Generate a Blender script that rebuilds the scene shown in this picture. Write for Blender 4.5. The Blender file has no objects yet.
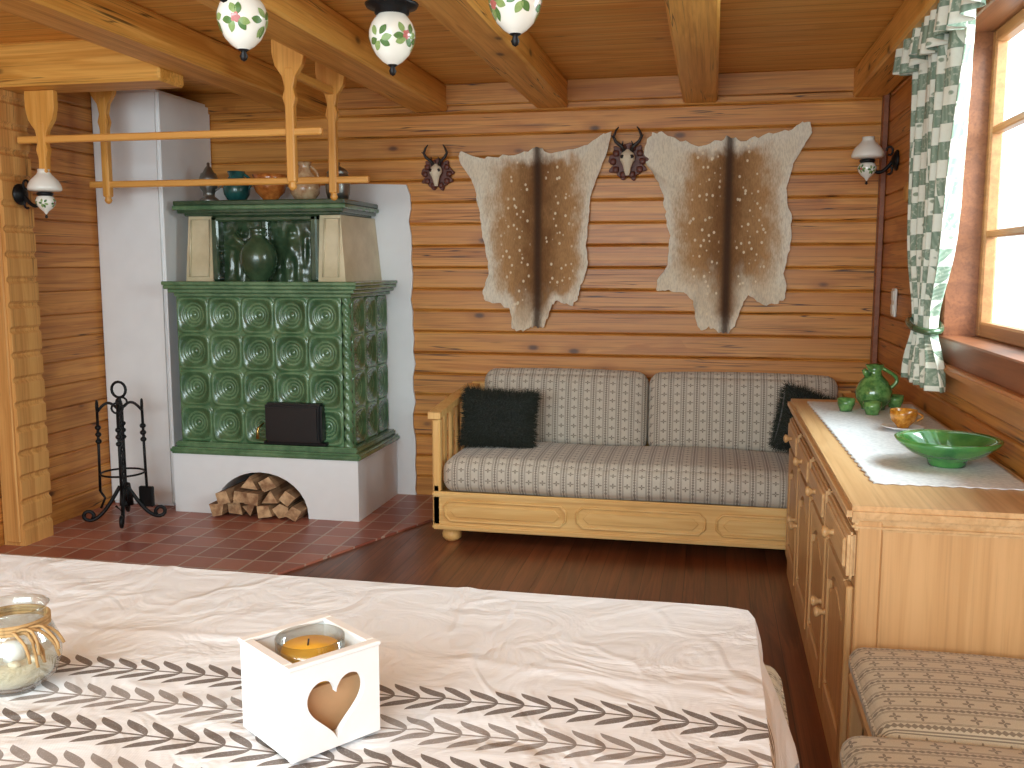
import bpy, bmesh, math, random
from mathutils import Vector, Matrix, noise
random.seed(7)
pi=math.pi
S=bpy.context.scene
# ---------------------------------------------------------------- node helpers
class E:
    def __init__(s,g,sock): s.g=g; s.s=sock
    def m(s,op,*o): return s.g.math(op,s,*o)
    def __add__(s,o): return s.m('ADD',o)
    __radd__=__add__
    def __sub__(s,o): return s.m('SUBTRACT',o)
    def __rsub__(s,o): return s.g.math('SUBTRACT',o,s)
    def __mul__(s,o): return s.m('MULTIPLY',o)
    __rmul__=__mul__
    def __truediv__(s,o): return s.m('DIVIDE',o)
    def gt(s,o): return s.m('GREATER_THAN',o)
    def lt(s,o): return s.m('LESS_THAN',o)
    def abs(s): return s.m('ABSOLUTE')
    def fract(s): return s.m('FRACT')
    def floor(s): return s.m('FLOOR')
    def sin(s): return s.m('SINE')
    def cos(s): return s.m('COSINE')
    def max(s,o): return s.m('MAXIMUM',o)
    def min(s,o): return s.m('MINIMUM',o)
class G:
    def __init__(s,name):
        s.mat=bpy.data.materials.new(name); s.mat.use_nodes=True
        s.nt=s.mat.node_tree; s.b=s.nt.nodes['Principled BSDF']
    def new(s,t): return s.nt.nodes.new(t)
    def put(s,inp,v):
        if isinstance(v,E): s.nt.links.new(v.s,inp)
        elif isinstance(v,(tuple,list)):
            inp.default_value=tuple(v)+((1,) if len(v)==3 and len(inp.default_value)==4 else ())
        else: inp.default_value=v
    def math(s,op,*a):
        n=s.new('ShaderNodeMath'); n.operation=op
        for i,x in enumerate(a): s.put(n.inputs[i],x)
        return E(s,n.outputs[0])
    def xyz(s,kind='Object'):
        n=s.new('ShaderNodeTexCoord'); q=s.new('ShaderNodeSeparateXYZ')
        s.nt.links.new(n.outputs[kind],q.inputs[0])
        return [E(s,q.outputs[i]) for i in range(3)]
    def vec(s,x,y,z=0.0):
        n=s.new('ShaderNodeCombineXYZ')
        for i,v in enumerate((x,y,z)): s.put(n.inputs[i],v)
        return E(s,n.outputs[0])
    def noise(s,v,scale=5,detail=3,rough=.5,dist=0):
        n=s.new('ShaderNodeTexNoise'); s.put(n.inputs['Vector'],v)
        n.inputs['Scale'].default_value=scale; n.inputs['Detail'].default_value=detail
        n.inputs['Roughness'].default_value=rough; n.inputs['Distortion'].default_value=dist
        return E(s,n.outputs[0])
    def voro(s,v,scale=5):
        n=s.new('ShaderNodeTexVoronoi'); s.put(n.inputs['Vector'],v); n.inputs['Scale'].default_value=scale
        return E(s,n.outputs['Distance']),E(s,n.outputs['Color'])
    def white(s,v):
        n=s.new('ShaderNodeTexWhiteNoise'); n.noise_dimensions='3D'; s.put(n.inputs['Vector'],v)
        return E(s,n.outputs['Value'])
    def mix(s,f,a,b,bt='MIX'):
        n=s.new('ShaderNodeMix'); n.data_type='RGBA'; n.blend_type=bt
        s.put(n.inputs[0],f); s.put(n.inputs[6],a); s.put(n.inputs[7],b)
        return E(s,n.outputs[2])
    def ss(s,v,a,b,o0=0.0,o1=1.0):
        n=s.new('ShaderNodeMapRange'); n.interpolation_type='SMOOTHSTEP'
        s.put(n.inputs[0],v); 
        for i,x in enumerate((a,b,o0,o1)): s.put(n.inputs[i+1],x)
        return E(s,n.outputs[0])
    def bump(s,h,strength=.3,dist=.01):
        n=s.new('ShaderNodeBump'); s.put(n.inputs['Height'],h)
        n.inputs['Strength'].default_value=strength; n.inputs['Distance'].default_value=dist
        s.nt.links.new(n.outputs[0],s.b.inputs['Normal'])
    def set(s,col=None,rough=None,**k):
        if col is not None: s.put(s.b.inputs['Base Color'],col)
        if rough is not None: s.put(s.b.inputs['Roughness'],rough)
        for n,v in k.items(): s.put(s.b.inputs[n.replace('_',' ')],v)
        return s.mat
def srgb(r,g,b):
    f=lambda c:((c/255+.055)/1.055)**2.4 if c>10 else c/255/12.92
    return (f(r),f(g),f(b))
def plain(name,col,rough=.5,var=.12,scale=30,bump=.15,**k):
    g=G(name); x,y,z=g.xyz(); v=g.vec(x,y,z)
    n=g.noise(v,scale,3)
    c=g.mix(n,tuple(a*(1-var) for a in col),tuple(min(1,a*(1+var)) for a in col))
    if bump: g.bump(n,bump,.004)
    return g.set(c,rough,**k)
def wood(name,dark,light,ga,sa,plank=None,rough=.45,knots=.5,streak=.5,off=0.0,coat=0.0,crack=0,gap=False,pvar=.35,knotcol=None,grain=1.0):
    g=G(name); A=dict(zip('xyz',g.xyz()))
    gr=A[ga]; s=A[sa]
    t=[A[c] for c in 'xyz' if c not in (ga,sa)][0]
    idn=((s+off)/plank).floor() if plank else (s*0.0)
    jig=idn*3.77
    v1=g.vec(gr*.55+jig,s*7.0*grain,t*7.0*grain)
    n1=g.noise(v1,1.6,4,.55,1.0)
    v2=g.vec(gr*1.4+jig,s*90,t*90)
    n2=g.noise(v2,1.0,3,.6)
    rings=((s+t*.6)*60*grain+n1*22+idn*5).sin()*.5+.5
    f=n1*.6+rings*.16+n2*.3-.05
    c=g.mix(g.ss(f,.2,.8),dark,light)
    if plank:
        w=g.white(g.vec(idn,2.3,1.1))
        c=g.mix(w*pvar,c,tuple(x*.45 for x in light),'MIX')
    c=g.mix(g.ss(n2,.30,.50,streak*.6,0.0),c,tuple(x*.5 for x in dark))
    bh=n2*.4+rings*.2
    if knots>0:
        d,cc=g.voro(g.vec(gr*3.2+jig,s*6.5,t*6.5),1.0)
        sep=g.new('ShaderNodeSeparateColor'); g.nt.links.new(cc.s,sep.inputs[0])
        pick=E(g,sep.outputs[0]).gt(1-knots*.5)
        kk=g.ss(d+n2*.03,.06,.17,1.0,0.0)*pick
        halo=g.ss(d,.1,.42,.55,0.0)*pick
        kc=knotcol or tuple(x*.25 for x in dark)
        c=g.mix(halo,c,tuple(x*.8 for x in dark)); c=g.mix(kk,c,kc)
    if crack:
        nc=g.noise(g.vec(gr*.5+jig,s*26,t*26),1.0,2,.5)
        cr=g.ss((nc-.5).abs(),.0,.014,1.0,0.0)*g.ss(g.noise(g.vec(gr*.9,s*4,t*4),1.0,1),.50,.58)
        c=g.mix(cr*crack,c,tuple(x*.12 for x in dark)); bh=bh-cr*2
    if gap and plank:
        fr=((s+off)/plank).fract(); e=(fr-.5).abs()
        c=g.mix(g.ss(e,.475,.495)*.8,c,tuple(x*.15 for x in dark))
        bh=bh-g.ss(e,.47,.5)*3
    g.bump(bh,.2,.002)
    return g.set(c,rough,Coat_Weight=coat,Coat_Roughness=.25)
# ---------------------------------------------------------------- mesh builder
class MB:
    def __init__(s): s.v=[];s.f=[];s.mi=[];s.sm=[];s.mats=[]
    def mid(s,m):
        if m not in s.mats: s.mats.append(m)
        return s.mats.index(m)
    def add(s,vs,fs,m,M=None,smooth=True):
        o=len(s.v)
        for v in vs:
            v=Vector(v); s.v.append(M@v if M else v)
        k=s.mid(m)
        for f in fs: s.f.append(tuple(i+o for i in f)); s.mi.append(k); s.sm.append(smooth)
    def bm(s,bm,m,M=None,smooth=False):
        bm.verts.index_update()
        s.add([v.co.copy() for v in bm.verts],[[v.index for v in f.verts] for f in bm.faces],m,M,smooth); bm.free()
    def box(s,x0,x1,y0,y1,z0,z1,m,bev=.004,M=None,seg=1):
        bm=bmesh.new(); bmesh.ops.create_cube(bm,size=1)
        for v in bm.verts: v.co=Vector(((x0+x1)/2+v.co.x*(x1-x0),(y0+y1)/2+v.co.y*(y1-y0),(z0+z1)/2+v.co.z*(z1-z0)))
        if bev: bmesh.ops.bevel(bm,geom=bm.edges[:],offset=min(bev,abs(x1-x0)*.45,abs(y1-y0)*.45,abs(z1-z0)*.45),segments=seg,affect='EDGES')
        s.bm(bm,m,M)
    def lathe(s,prof,m,loc=(0,0,0),seg=32,M=None,smooth=True):
        vs=[];fs=[]
        for r,z in prof:
            for i in range(seg):
                a=2*pi*i/seg; vs.append((max(r,1e-4)*math.cos(a),max(r,1e-4)*math.sin(a),z))
        for j in range(len(prof)-1):
            for i in range(seg):
                a=j*seg+i;b=j*seg+(i+1)%seg; fs.append((a,b,b+seg,a+seg))
        T=Matrix.Translation(loc)
        s.add(vs,fs,m,T@M if M else T,smooth)
    def tube(s,pts,r,m,seg=8,closed=False,M=None):
        pts=[Vector(p) for p in pts]; n=len(pts); vs=[];fs=[]
        up=None
        for i,p in enumerate(pts):
            if closed: t=pts[(i+1)%n]-pts[i-1]
            else: t=pts[min(i+1,n-1)]-pts[max(i-1,0)]
            t.normalize()
            if up is None:
                up=Vector((0,0,1)) if abs(t.z)<.9 else Vector((1,0,0))
            a=up-t*up.dot(t)
            if a.length<1e-4: a=Vector((0,1,0))
            a.normalize(); b=t.cross(a); up=a
            rr=r[i] if isinstance(r,(list,tuple)) else r
            for k in range(seg):
                q=2*pi*k/seg; vs.append(p+a*math.cos(q)*rr+b*math.sin(q)*rr)
        for i in range(n if closed else n-1):
            for k in range(seg):
                j=(i+1)%n
                fs.append((i*seg+k,i*seg+(k+1)%seg,j*seg+(k+1)%seg,j*seg+k))
        if not closed:
            fs.append(tuple(range(seg))[::-1]); fs.append(tuple((n-1)*seg+k for k in range(seg)))
        s.add(vs,fs,m,M)
    def grid(s,fn,nu,nv,m,M=None,smooth=True,sel=None,m2=None):
        vs=[fn(i/nu,j/nv) for j in range(nv+1) for i in range(nu+1)]
        F1=[];F2=[]
        for j in range(nv):
            for i in range(nu):
                f=(j*(nu+1)+i,j*(nu+1)+i+1,(j+1)*(nu+1)+i+1,(j+1)*(nu+1)+i)
                (F2 if sel and sel((i+.5)/nu,(j+.5)/nv) else F1).append(f)
        o=len(s.v); s.add(vs,F1,m,M,smooth)
        if F2:
            k=s.mid(m2)
            for f in F2: s.f.append(tuple(q+o for q in f)); s.mi.append(k); s.sm.append(smooth)
    def rbox(s,c,sz,r,m,n=14,bulge=0,M=None,fn=None):
        h=[q/2 for q in sz]; bm=bmesh.new(); key={}
        def V(p):
            P=Vector([p[i]*h[i] for i in range(3)])
            q=Vector([max(-(h[i]-r),min(h[i]-r,P[i])) for i in range(3)])
            d=P-q
            if d.length>1e-9: d=d.normalized()*r
            o=q+d
            bl=[(1-p[i]**2) for i in range(3)]
            o=Vector([o[i] + (bulge[i] if isinstance(bulge,(tuple,list)) else bulge)*p[i]*bl[(i+1)%3]**.7*bl[(i+2)%3]**.7 for i in range(3)])
            if fn: o=fn(o)
            return o+Vector(c)
        def w(t):
            t=t*2-1; return math.copysign(1-(1-abs(t))**1.6,t)
        for ax in range(3):
            for sg in (-1,1):
                idx=[[None]*(n+1) for _ in range(n+1)]
                for i in range(n+1):
                    for j in range(n+1):
                        p=[0,0,0]; p[ax]=sg; p[(ax+1)%3]=w(i/n); p[(ax+2)%3]=w(j/n)
                        k=tuple(round(x,5) for x in p)
                        if k not in key: key[k]=bm.verts.new(V(p))
                        idx[i][j]=key[k]
                for i in range(n):
                    for j in range(n):
                        f=[idx[i][j],idx[i+1][j],idx[i+1][j+1],idx[i][j+1]]
                        if sg<0: f.reverse()
                        bm.faces.new(f)
        s.bm(bm,m,M,True)
    def prism(s,poly,d0,d1,m,plane='xz',M=None,bev=0):
        def P(a,b,d): return {'xz':(a,d,b),'yz':(d,a,b),'xy':(a,b,d)}[plane]
        bm=bmesh.new()
        vs=[bm.verts.new(P(a,b,d0)) for a,b in poly]
        f=bm.faces.new(vs)
        r=bmesh.ops.extrude_face_region(bm,geom=[f])
        dv=Vector(P(0,0,d1))-Vector(P(0,0,d0))
        for e in r['geom']:
            if isinstance(e,bmesh.types.BMVert): e.co+=dv
        bmesh.ops.recalc_face_normals(bm,faces=bm.faces[:])
        if bev: bmesh.ops.bevel(bm,geom=bm.edges[:],offset=bev,segments=1,affect='EDGES')
        bmesh.ops.triangulate(bm,faces=[f for f in bm.faces if len(f.verts)>4])
        s.bm(bm,m,M)
    def done(s,name,loc=None,fixn=False):
        me=bpy.data.meshes.new(name); me.from_pydata([tuple(v) for v in s.v],[],s.f)
        for m in s.mats: me.materials.append(m)
        me.polygons.foreach_set('material_index',s.mi); me.polygons.foreach_set('use_smooth',s.sm)
        if fixn:
            bm=bmesh.new(); bm.from_mesh(me); bmesh.ops.recalc_face_normals(bm,faces=bm.faces[:]); bm.to_mesh(me); bm.free()
        me.update()
        o=bpy.data.objects.new(name,me); S.collection.objects.link(o)
        return o
def child(o,p): o.parent=p; return o
def empty(name):
    o=bpy.data.objects.new(name,None); S.collection.objects.link(o); return o
# ---------------------------------------------------------------- materials
LD,LL=srgb(186,110,36),srgb(234,166,80)
m_back=wood('log_back',LD,LL,'x','z',.135,.45,1.0,.9,coat=.1,crack=1.0,pvar=.36)
m_side=wood('log_side',srgb(176,102,36),srgb(222,154,74),'y','z',.135,.45,.8,.7,coat=.1,crack=1.0,pvar=.3)
m_ceil=wood('ceiling_boards',srgb(222,150,56),srgb(250,200,110),'x','y',.11,.5,.7,.4,gap=True,pvar=.22)
m_beamY=wood('beam_wood',srgb(208,140,54),srgb(244,188,100),'y','x',None,.5,.7,.5,crack=.9)
m_beamX=wood('beam_wood_cross',srgb(204,138,52),srgb(240,184,96),'x','y',None,.5,.7,.4,crack=.8)
m_rack=wood('rack_wood',srgb(210,144,60),srgb(238,178,98),'x','z',None,.4,.1,.3)
m_rackv=wood('rack_wood_v',srgb(206,140,56),srgb(234,174,92),'z','x',None,.4,.1,.3)
m_floor=wood('floor_boards',srgb(92,48,28),srgb(148,86,54),'y','x',.10,.36,.15,.5,coat=.15,gap=True,pvar=.45)
m_post=wood('post_wood',srgb(190,128,62),srgb(224,170,100),'z','x',None,.6,.3,.5,crack=.6)
m_sofaX=wood('sofa_pine_x',srgb(222,170,98),srgb(242,204,136),'x','z',None,.4,.5,.2,knotcol=srgb(120,70,30),pvar=0)
m_sofaV=wood('sofa_pine_v',srgb(222,168,96),srgb(242,202,132),'z','y',None,.4,.3,.2,knotcol=srgb(120,70,30))
m_sbV=wood('sideboard_oak_v',srgb(192,146,94),srgb(218,176,124),'z','y',None,.42,0,.3)
m_sbE=wood('sideboard_end',srgb(198,150,98),srgb(218,172,120),'z','x',None,.42,0,.25)
m_sbY=wood('sideboard_top',srgb(200,156,106),srgb(224,184,134),'y','x',None,.4,0,.3)
m_win=wood('window_wood',srgb(146,92,52),srgb(178,120,74),'y','z',None,.4,.1,.4)
m_frame=wood('frame_wood',srgb(120,68,42),srgb(152,92,58),'y','z',None,.4,.1,.4)
m_sill=wood('sill_wood',srgb(180,116,62),srgb(208,144,84),'y','x',None,.35,.2,.3)
m_plaster=plain('white_plaster',srgb(234,235,236),.85,.05,8,.25)
m_plaster2=plain('white_plaster_smooth',srgb(234,236,238),.8,.03,14,.1)
m_iron=plain('wrought_iron',(.012,.012,.013),.45,.3,60,.3,Metallic=.6)
m_black=plain('black_enamel',(.01,.01,.011),.35,.1,20,.05)
m_brass=plain('brass',(.5,.33,.1),.3,.1,20,0,Metallic=1.0)
m_white=plain('white_paint',srgb(240,240,240),.45,.03,40,.08)
m_boxin=plain('raw_wood_inside',srgb(190,150,110),.7,.1,30,.1)
m_plastic=plain('white_plastic',srgb(235,235,228),.4,.02,10,0)
def glaze(name,dark,light,rough=.12,scale=9,coat=.5):
    g=G(name); x,y,z=g.xyz(); n=g.noise(g.vec(x,y,z),scale,4,.6); n2=g.noise(g.vec(x,y,z),scale*6,2)
    c=g.mix(g.ss(n,.3,.7),dark,light); c=g.mix(n2*.2,c,tuple(a*.5 for a in dark))
    return g.set(c,rough,Coat_Weight=coat,Coat_Roughness=.08)
m_green=glaze('green_glaze',srgb(76,112,78),srgb(110,144,104),.25,9,.4)
m_greenI=glaze('green_glaze_recess',srgb(58,92,62),srgb(86,122,86),.22,9,.45)  # darker green for the recessed tile faces between the rings
m_greenD=glaze('dark_green_glaze',srgb(44,68,48),srgb(72,94,66),.25,9,.35)
m_cream=glaze('cream_tile',srgb(208,192,154),srgb(228,214,180),.4,5,.2)
m_pot=glaze('green_pottery',srgb(58,106,54),srgb(120,166,92),.12,30)
m_bowl=glaze('bowl_green',srgb(44,112,56),srgb(90,154,78),.1,10)
m_teal=glaze('teal_pottery',srgb(20,70,72),srgb(50,110,104),.15)
m_orange=glaze('orange_pottery',srgb(170,90,40),srgb(220,140,70),.2,22)
m_beigep=glaze('beige_pottery',srgb(180,130,90),srgb(220,190,150),.25,24)
m_pewter=plain('pewter',(.3,.3,.28),.35,.2,20,.1,Metallic=.9)
m_gold=glaze('gold_cup',srgb(160,94,20),srgb(224,160,60),.2,60)
g=G('terracotta_tiles'); x,y,z=g.xyz(); P=.165
u=((x+10)/P); v=((y+10.05)/P)
w=g.white(g.vec(u.floor(),v.floor(),0.0)); n=g.noise(g.vec(x,y,z),22,4,.6)
e=(u.fract()-.5).abs().max((v.fract()-.5).abs())
c=g.mix(w,srgb(146,78,62),srgb(190,120,98)); c=g.mix(n*.4,c,srgb(128,72,58))
gr=g.ss(e,.460,.472); c=g.mix(gr,c,srgb(186,160,144)); g.bump(n*.1-gr,.4,.003)
m_tile=g.set(c,.36)
def fabric(name,ua,va,P=.082,A=srgb(210,200,184),B=srgb(90,74,60)):
    g=G(name); D=dict(zip('xyz',g.xyz()))
    U=D[ua[0]]
    for q in ua[1:]: U=U+D[q]
    V=D[va[0]]
    for q in va[1:]: V=V+D[q]
    fu=(U/P+50).fract()-.5; fv=(V/(P*.8)+50).fract()-.5
    au=fu.abs()
    r=(fu*fu+fv*fv).m('SQRT'); th=g.math('ARCTAN2',fv,fu)
    star=r.lt(((th*4).cos()*.5+.5)*.17+.06)*r.gt(.03)
    line=(au-.27).abs().lt(.014)
    dia=((V/P*5+50).fract()-.5).abs()
    edge=((au-.5).abs()+dia*.16).lt(.10)
    line2=(au-.335).abs().lt(.020)
    mk=star.max(line).max(edge).max(line2)
    n=g.noise(g.vec(D['x'],D['y'],D['z']),420,2); n2=g.noise(g.vec(D['x'],D['y'],D['z']),7,2)
    c=g.mix(mk*.75,A,B); c=g.mix(g.ss(n,.35,.65)*.25,c,tuple(a*.5 for a in A)); c=g.mix(n2*.12,c,tuple(a*.6 for a in A))
    g.bump(n,.3,.002)
    return g.set(c,.95,Sheen_Weight=.2)
m_fab=fabric('sofa_fabric','x','yz',.074)
m_fabB=fabric('bench_fabric','y','x',.07,srgb(206,192,166),srgb(84,64,50))
g=G('tablecloth_linen'); x,y,z=g.xyz()
P=.112; R=((y-1.0)/P); ri=R.floor()
on=y.lt(1.56)*y.gt(.98)
wv=(x*9).sin()*.004
a=((R.fract()-.5)*P+wv).abs()
p=.046; HW=.045
sx=((x+a*1.35+ri*.013+20)/p).fract()-.5
wd=((a/HW).min(1.0)*pi).sin()*.34
leaf=sx.abs().lt(wd)*a.lt(HW)
stem=a.lt(.0022)
tex=g.noise(g.vec(x*4,y*4,z),90,2)
alt=(ri*.5).fract().gt(.25)
lc=g.mix(alt,srgb(106,96,90),srgb(142,134,130))
weave=((x*2200).sin()*(y*2200).sin())*.5+.5
base=g.mix(g.noise(g.vec(x,y,z),5,3)*.25,srgb(236,238,242),srgb(222,225,230))
fine=g.noise(g.vec(x*30,y*400,z*30),1,2)
base=g.mix(fine*.12,base,srgb(198,200,204))
c=g.mix(leaf.max(stem)*on*g.ss(tex,.30,.42,.72,.95),base,lc)
wr=g.noise(g.vec(x,y,z),6,3,.5,1.5)
g.bump(weave*.1+fine*.3+wr*9+g.ss((g.noise(g.vec(x*1.5,y,z),2.2,2)-.5).abs(),0,.03,1,0)*1.2,.5,.004)
m_cloth=g.set(c,.9)
g=G('lace_runner'); x,y,z=g.xyz()
n=g.voro(g.vec(x,y,z),70)[0]; n2=g.noise(g.vec(x,y,z),30,3)
c=g.mix(n,srgb(240,242,244),srgb(214,218,222)); g.bump(n+n2,.5,.003)
m_lace=g.set(c,.9)
m_paint=plain('white_ceramic',srgb(238,236,226),.15,.02,10,0,Coat_Weight=.5)
m_leaf=plain('painted_leaf',srgb(86,124,70),.25,.3,120,0,Coat_Weight=.4)
m_leaf2=plain('painted_leaf_light',srgb(140,166,104),.25,.3,120,0,Coat_Weight=.4)
m_rose=plain('painted_rose',srgb(190,110,104),.25,.3,140,0,Coat_Weight=.4)
m_shade=plain('white_glass_shade',srgb(240,238,228),.2,.02,10,0,Coat_Weight=.5)
g=G('curtain_print'); x,y,z=g.xyz()
Pc=.13; cy=((y+x*.3)/Pc+30).fract(); cz=(z/Pc+30).fract()
a1=cy.lt(.5); a2=cz.lt(.5)
n=g.noise(g.vec(x,y,z),60,3); d,_=g.voro(g.vec(x*0.3,y,z),26)
xo=(a1-a2).abs()
fine=((y*520).sin()*.5+.5)*.4+.3
c=g.mix(xo,srgb(228,230,216),srgb(96,122,102))
c=g.mix(xo*fine*.5,c,srgb(200,208,190))
flo=g.ss(d+n*.15,.22,.34,1.0,0.0); c=g.mix(flo*.75*(1-xo),c,srgb(92,118,88)); c=g.mix(g.ss(n,.55,.62)*.35,c,srgb(220,220,202))
m_curt=g.set(c,.9)
m_fur=plain('dark_green_fur',(.016,.022,.012),.8,.4,50,.5,Sheen_Weight=.15)
# ---------------------------------------------------------------- room shell
XL,XR,YB,YF,ZC=-3.68,.94,5.82,-1.6,2.6
def logwall(name,axis,plane,sgn,a0,a1,z1,mat,hole=None,th=.16,h=.135):
    mb=MB(); n=int(math.ceil(z1/h))
    for i in range(n):
        z0=i*h; zt=min(z0+h,z1); off=random.uniform(0,.003)*sgn
        segs=[(a0,a1)]
        if hole and zt>hole[2]+1e-3 and z0<hole[3]-1e-3: segs=[(a0,hole[0]),(hole[1],a1)]
        for s0,s1 in segs:
            prof=[(plane+sgn*.011,z0+.0005),(plane+sgn*.004+off,z0+.004),(plane+off,z0+.011),(plane+off,zt-.011),(plane+sgn*.004+off,zt-.004),(plane+sgn*.011,zt-.0005),(plane+sgn*th,zt),(plane+sgn*th,z0)]
            vs=[];k=len(prof)
            for s in (s0,s1):
                for d,z in prof: vs.append((s,d,z) if axis=='x' else (d,s,z))
            fs=[(j,(j+1)%k,k+(j+1)%k,k+j) for j in range(k)]+[tuple(range(k)),tuple(range(2*k-1,k-1,-1))]
            mb.add(vs,fs,mat,None,False)
    return mb.done(name,fixn=True)
logwall('wall_back','x',YB,1,XL-.16,XR+.16,ZC,m_back)
WY0,WY1=2.60,4.17
logwall('wall_right','y',XR,1,YF,YB,ZC,m_side,hole=(WY0,WY1,.135*8.5,.135*17.8))
logwall('wall_left','y',XL,-1,YF,YB,ZC,m_side)
mb=MB(); mb.box(XL-.16,XR+.16,YF,YB+.16,-.1,0,m_floor,0); mb.done('floor')
mb=MB(); mb.box(XL-.16,XR+.16,YF,YB+.16,ZC,ZC+.1,m_ceil,0); mb.done('ceiling')
for i,(xc,w) in enumerate([(.84,.19),(-.10,.2),(-.98,.2),(-1.74,.22),(-2.52,.22)]):
    mb=MB(); mb.box(xc-w/2,xc+w/2,YF,YB-.001,2.44,ZC-.001,m_beamY,.012); mb.done('ceiling_beam' if i==0 else 'ceiling_beam.%03d'%i)
mb=MB(); mb.box(XL+.002,-2.635,4.27,4.50,2.385,ZC-.001,m_beamX,.012); mb.done('cross_beam')
mb=MB(); mb.box(XL,XR,YB-.035,YB,2.47,ZC,m_back,.006); mb.done('trim_1')
mb=MB(); mb.box(XR-.035,XR,YB-.05,YB-.0,0,2.47,m_frame,.006); mb.done('trim_2')
mb=MB(); mb.prism([(XL,4.02),(-2.1,4.02),(-1.98,4.27),(-1.58,5.28),(-1.58,YB),(XL,YB)],0,.012,m_tile,'xy'); mb.done('hearth_tiles')
mb=MB()
mb.box(XL+.001,-3.23,5.2,YB-.001,.012,2.53,m_plaster,.02,seg=3)
mb.done('chimney_breast')
mb=MB()
random.seed(3)
pts=[(-3.225,.012),(-1.86,.012)]
for i in range(24): pts.append((-1.86+random.uniform(-.012,.012)-.02*(i/24),.05+i*.082))
pts+=[(-1.9,2.0),(-2.2,2.01),(-2.6,2.0),(-3.225,2.0)]
mb.prism(pts,YB-.018,YB,m_plaster,'xz'); mb.done('plaster_panel')  # white plaster panel on the back wall behind the stove
mb=MB()
zz=.012; poly=[(XL+.001,.012)]
e=-3.55
while zz<2.36:
    poly+=[(e,zz),(e,zz+.085),(e-.014,zz+.100),(e-.014,zz+.112),(e,zz+.127)]; zz+=.1305
poly=[p for p in poly if p[1]<2.375]+[(e,2.383),(XL+.001,2.383)]
mb.prism(poly,4.28,4.50,m_post,'xz')
mb.box(XL+.02,e-.022,4.266,4.285,.03,2.37,m_post,.006)
mb.done('corner_post')
# ---------------------------------------------------------------- tiled stove
mb=MB()
bx0,bx1,by0=-3.165,-1.985,5.10
arch=[(-2.90,.013)]
for i in range(17):
    a=pi-pi*i/16; arch.append((-2.60+.30*math.cos(a),.03+.25*math.sin(a)))
arch.append((-2.30,.013))
yb=YB-.022
mb.prism([(bx0,.013)]+arch+[(bx1,.013),(bx1,.375),(bx0,.375)],by0,yb,m_plaster2,'xz')
def molding(z0,z1,d,m,xa,xb,ya,steps=4):
    for i in range(steps):
        t=i/(steps-1) if steps>1 else 0
        dd=d*(math.sin(t*pi/2))
        mb.box(xa-dd,xb+dd,ya-dd,yb,z0+(z1-z0)*i/steps,z0+(z1-z0)*(i+1)/steps,m,.005)
mb.box(bx0-.012,bx1+.022,by0-.022,yb,.375,.415,m_green,.012,seg=3)
mb.box(bx0+.012,bx1-.008,by0+.008,yb,.415,.445,m_green,.008,seg=2)
fx0,fx1,fy=-3.13,-2.035,5.14
z0t,z1t=.445,1.315
mb.box(fx0+.03,fx1-.040,fy+.040,yb,.44,1.33,m_greenD,0)
def tile(ox,oz,w,h,kind):
    N=40
    def sn(u,v):
        a=(u-.5)*2;b=(v-.5)*2
        return (abs(a)**5+abs(b)**5)**.2,math.hypot(a,b)
    def f(u,v):
        s,r=sn(u,v)
        if s>.96: return -.010*((s-.96)/.04 if s<1 else 1)
        if s>.87: return 0
        t=s/.87; q=min(1,r/.87)
        k=t*.45+q*.55
        d=-.026*(1-k**3)
        for rc,am,wd in ((.60,.006,.05),(.42,.0055,.045),(.25,.0055,.045),(0,.007,.08)):
            d+=am*math.exp(-((r-rc)/wd)**2)
        return d
    def g3(u,v):
        d=f(u,v)
        if kind=='f': return (ox+u*w,fy-d,oz+v*h)
        return (fx1+d,ox+u*w,oz+v*h)
    def sel(u,v):
        s,r=sn(u,v)
        return s<.84 and min(abs(r-q) for q in (.60,.42,.25,0))>.05
    mb.grid(g3,N,N,m_green,sel=sel,m2=m_greenI)
tw=(fx1-.052-fx0)/5; th_=(z1t-z0t)/4
for r in range(4):
    for c in range(5):
        tile(fx0+c*tw,z0t+r*th_,tw,th_,'f')
    for c in range(3):
        tile(fy+.052+c*.20,z0t+r*th_,.20,th_,'s')
cx,cy_=fx1-.027,fy+.027
def tw_(u,v):
    a=2*pi*u; rr=.025+.004*math.cos(3*(a+v*30))
    return (cx+rr*math.cos(a),cy_+rr*math.sin(a),z0t+v*(z1t-z0t))
mb.grid(tw_,30,130,m_green)
molding(1.315,1.405,.05,m_green,fx0-.0,fx1+.02,fy-.02,4)
ux0,ux1,uy=-3.13,-2.13,5.27
def tap(poly_b,poly_t,zb,zt,m):
    n=len(poly_b)
    mb.add([(a,b,zb) for a,b in poly_b]+[(a,b,zt) for a,b in poly_t],[(i,(i+1)%n,n+(i+1)%n,n+i) for i in range(n)]+[tuple(range(n,2*n))],m,None,False)
tap([(ux0,uy),(-2.945,uy-.01),(-2.945,yb),(ux0,yb)],[(ux0+.015,uy+.03),(-2.945,uy+.03),(-2.945,yb),(ux0+.015,yb)],1.405,1.79,m_cream)
tap([(-2.27,uy-.01),(ux1+.03,uy-.01),(ux1+.06,yb),(-2.27,yb)],[(-2.27,uy+.03),(ux1-.01,uy+.03),(ux1+.02,yb),(-2.27,yb)],1.405,1.79,m_cream)
for xx0,xx1 in ((ux0+.015,-2.96),(-2.255,ux1)):
    mb.tube([(xx0+.015,uy-.008,1.43),(xx1-.015,uy-.008,1.43),(xx1-.015,uy+.024,1.77),(xx0+.02,uy+.024,1.77)],.006,m_cream,closed=True)
mb.box(-2.945,-2.27,uy+.06,yb,1.405,1.79,m_greenD,.004)
mb.box(-2.945,-2.90,uy-.02,uy+.08,1.405,1.79,m_greenD,.01)
mb.box(-2.315,-2.27,uy-.02,uy+.08,1.405,1.79,m_greenD,.01)
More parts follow.
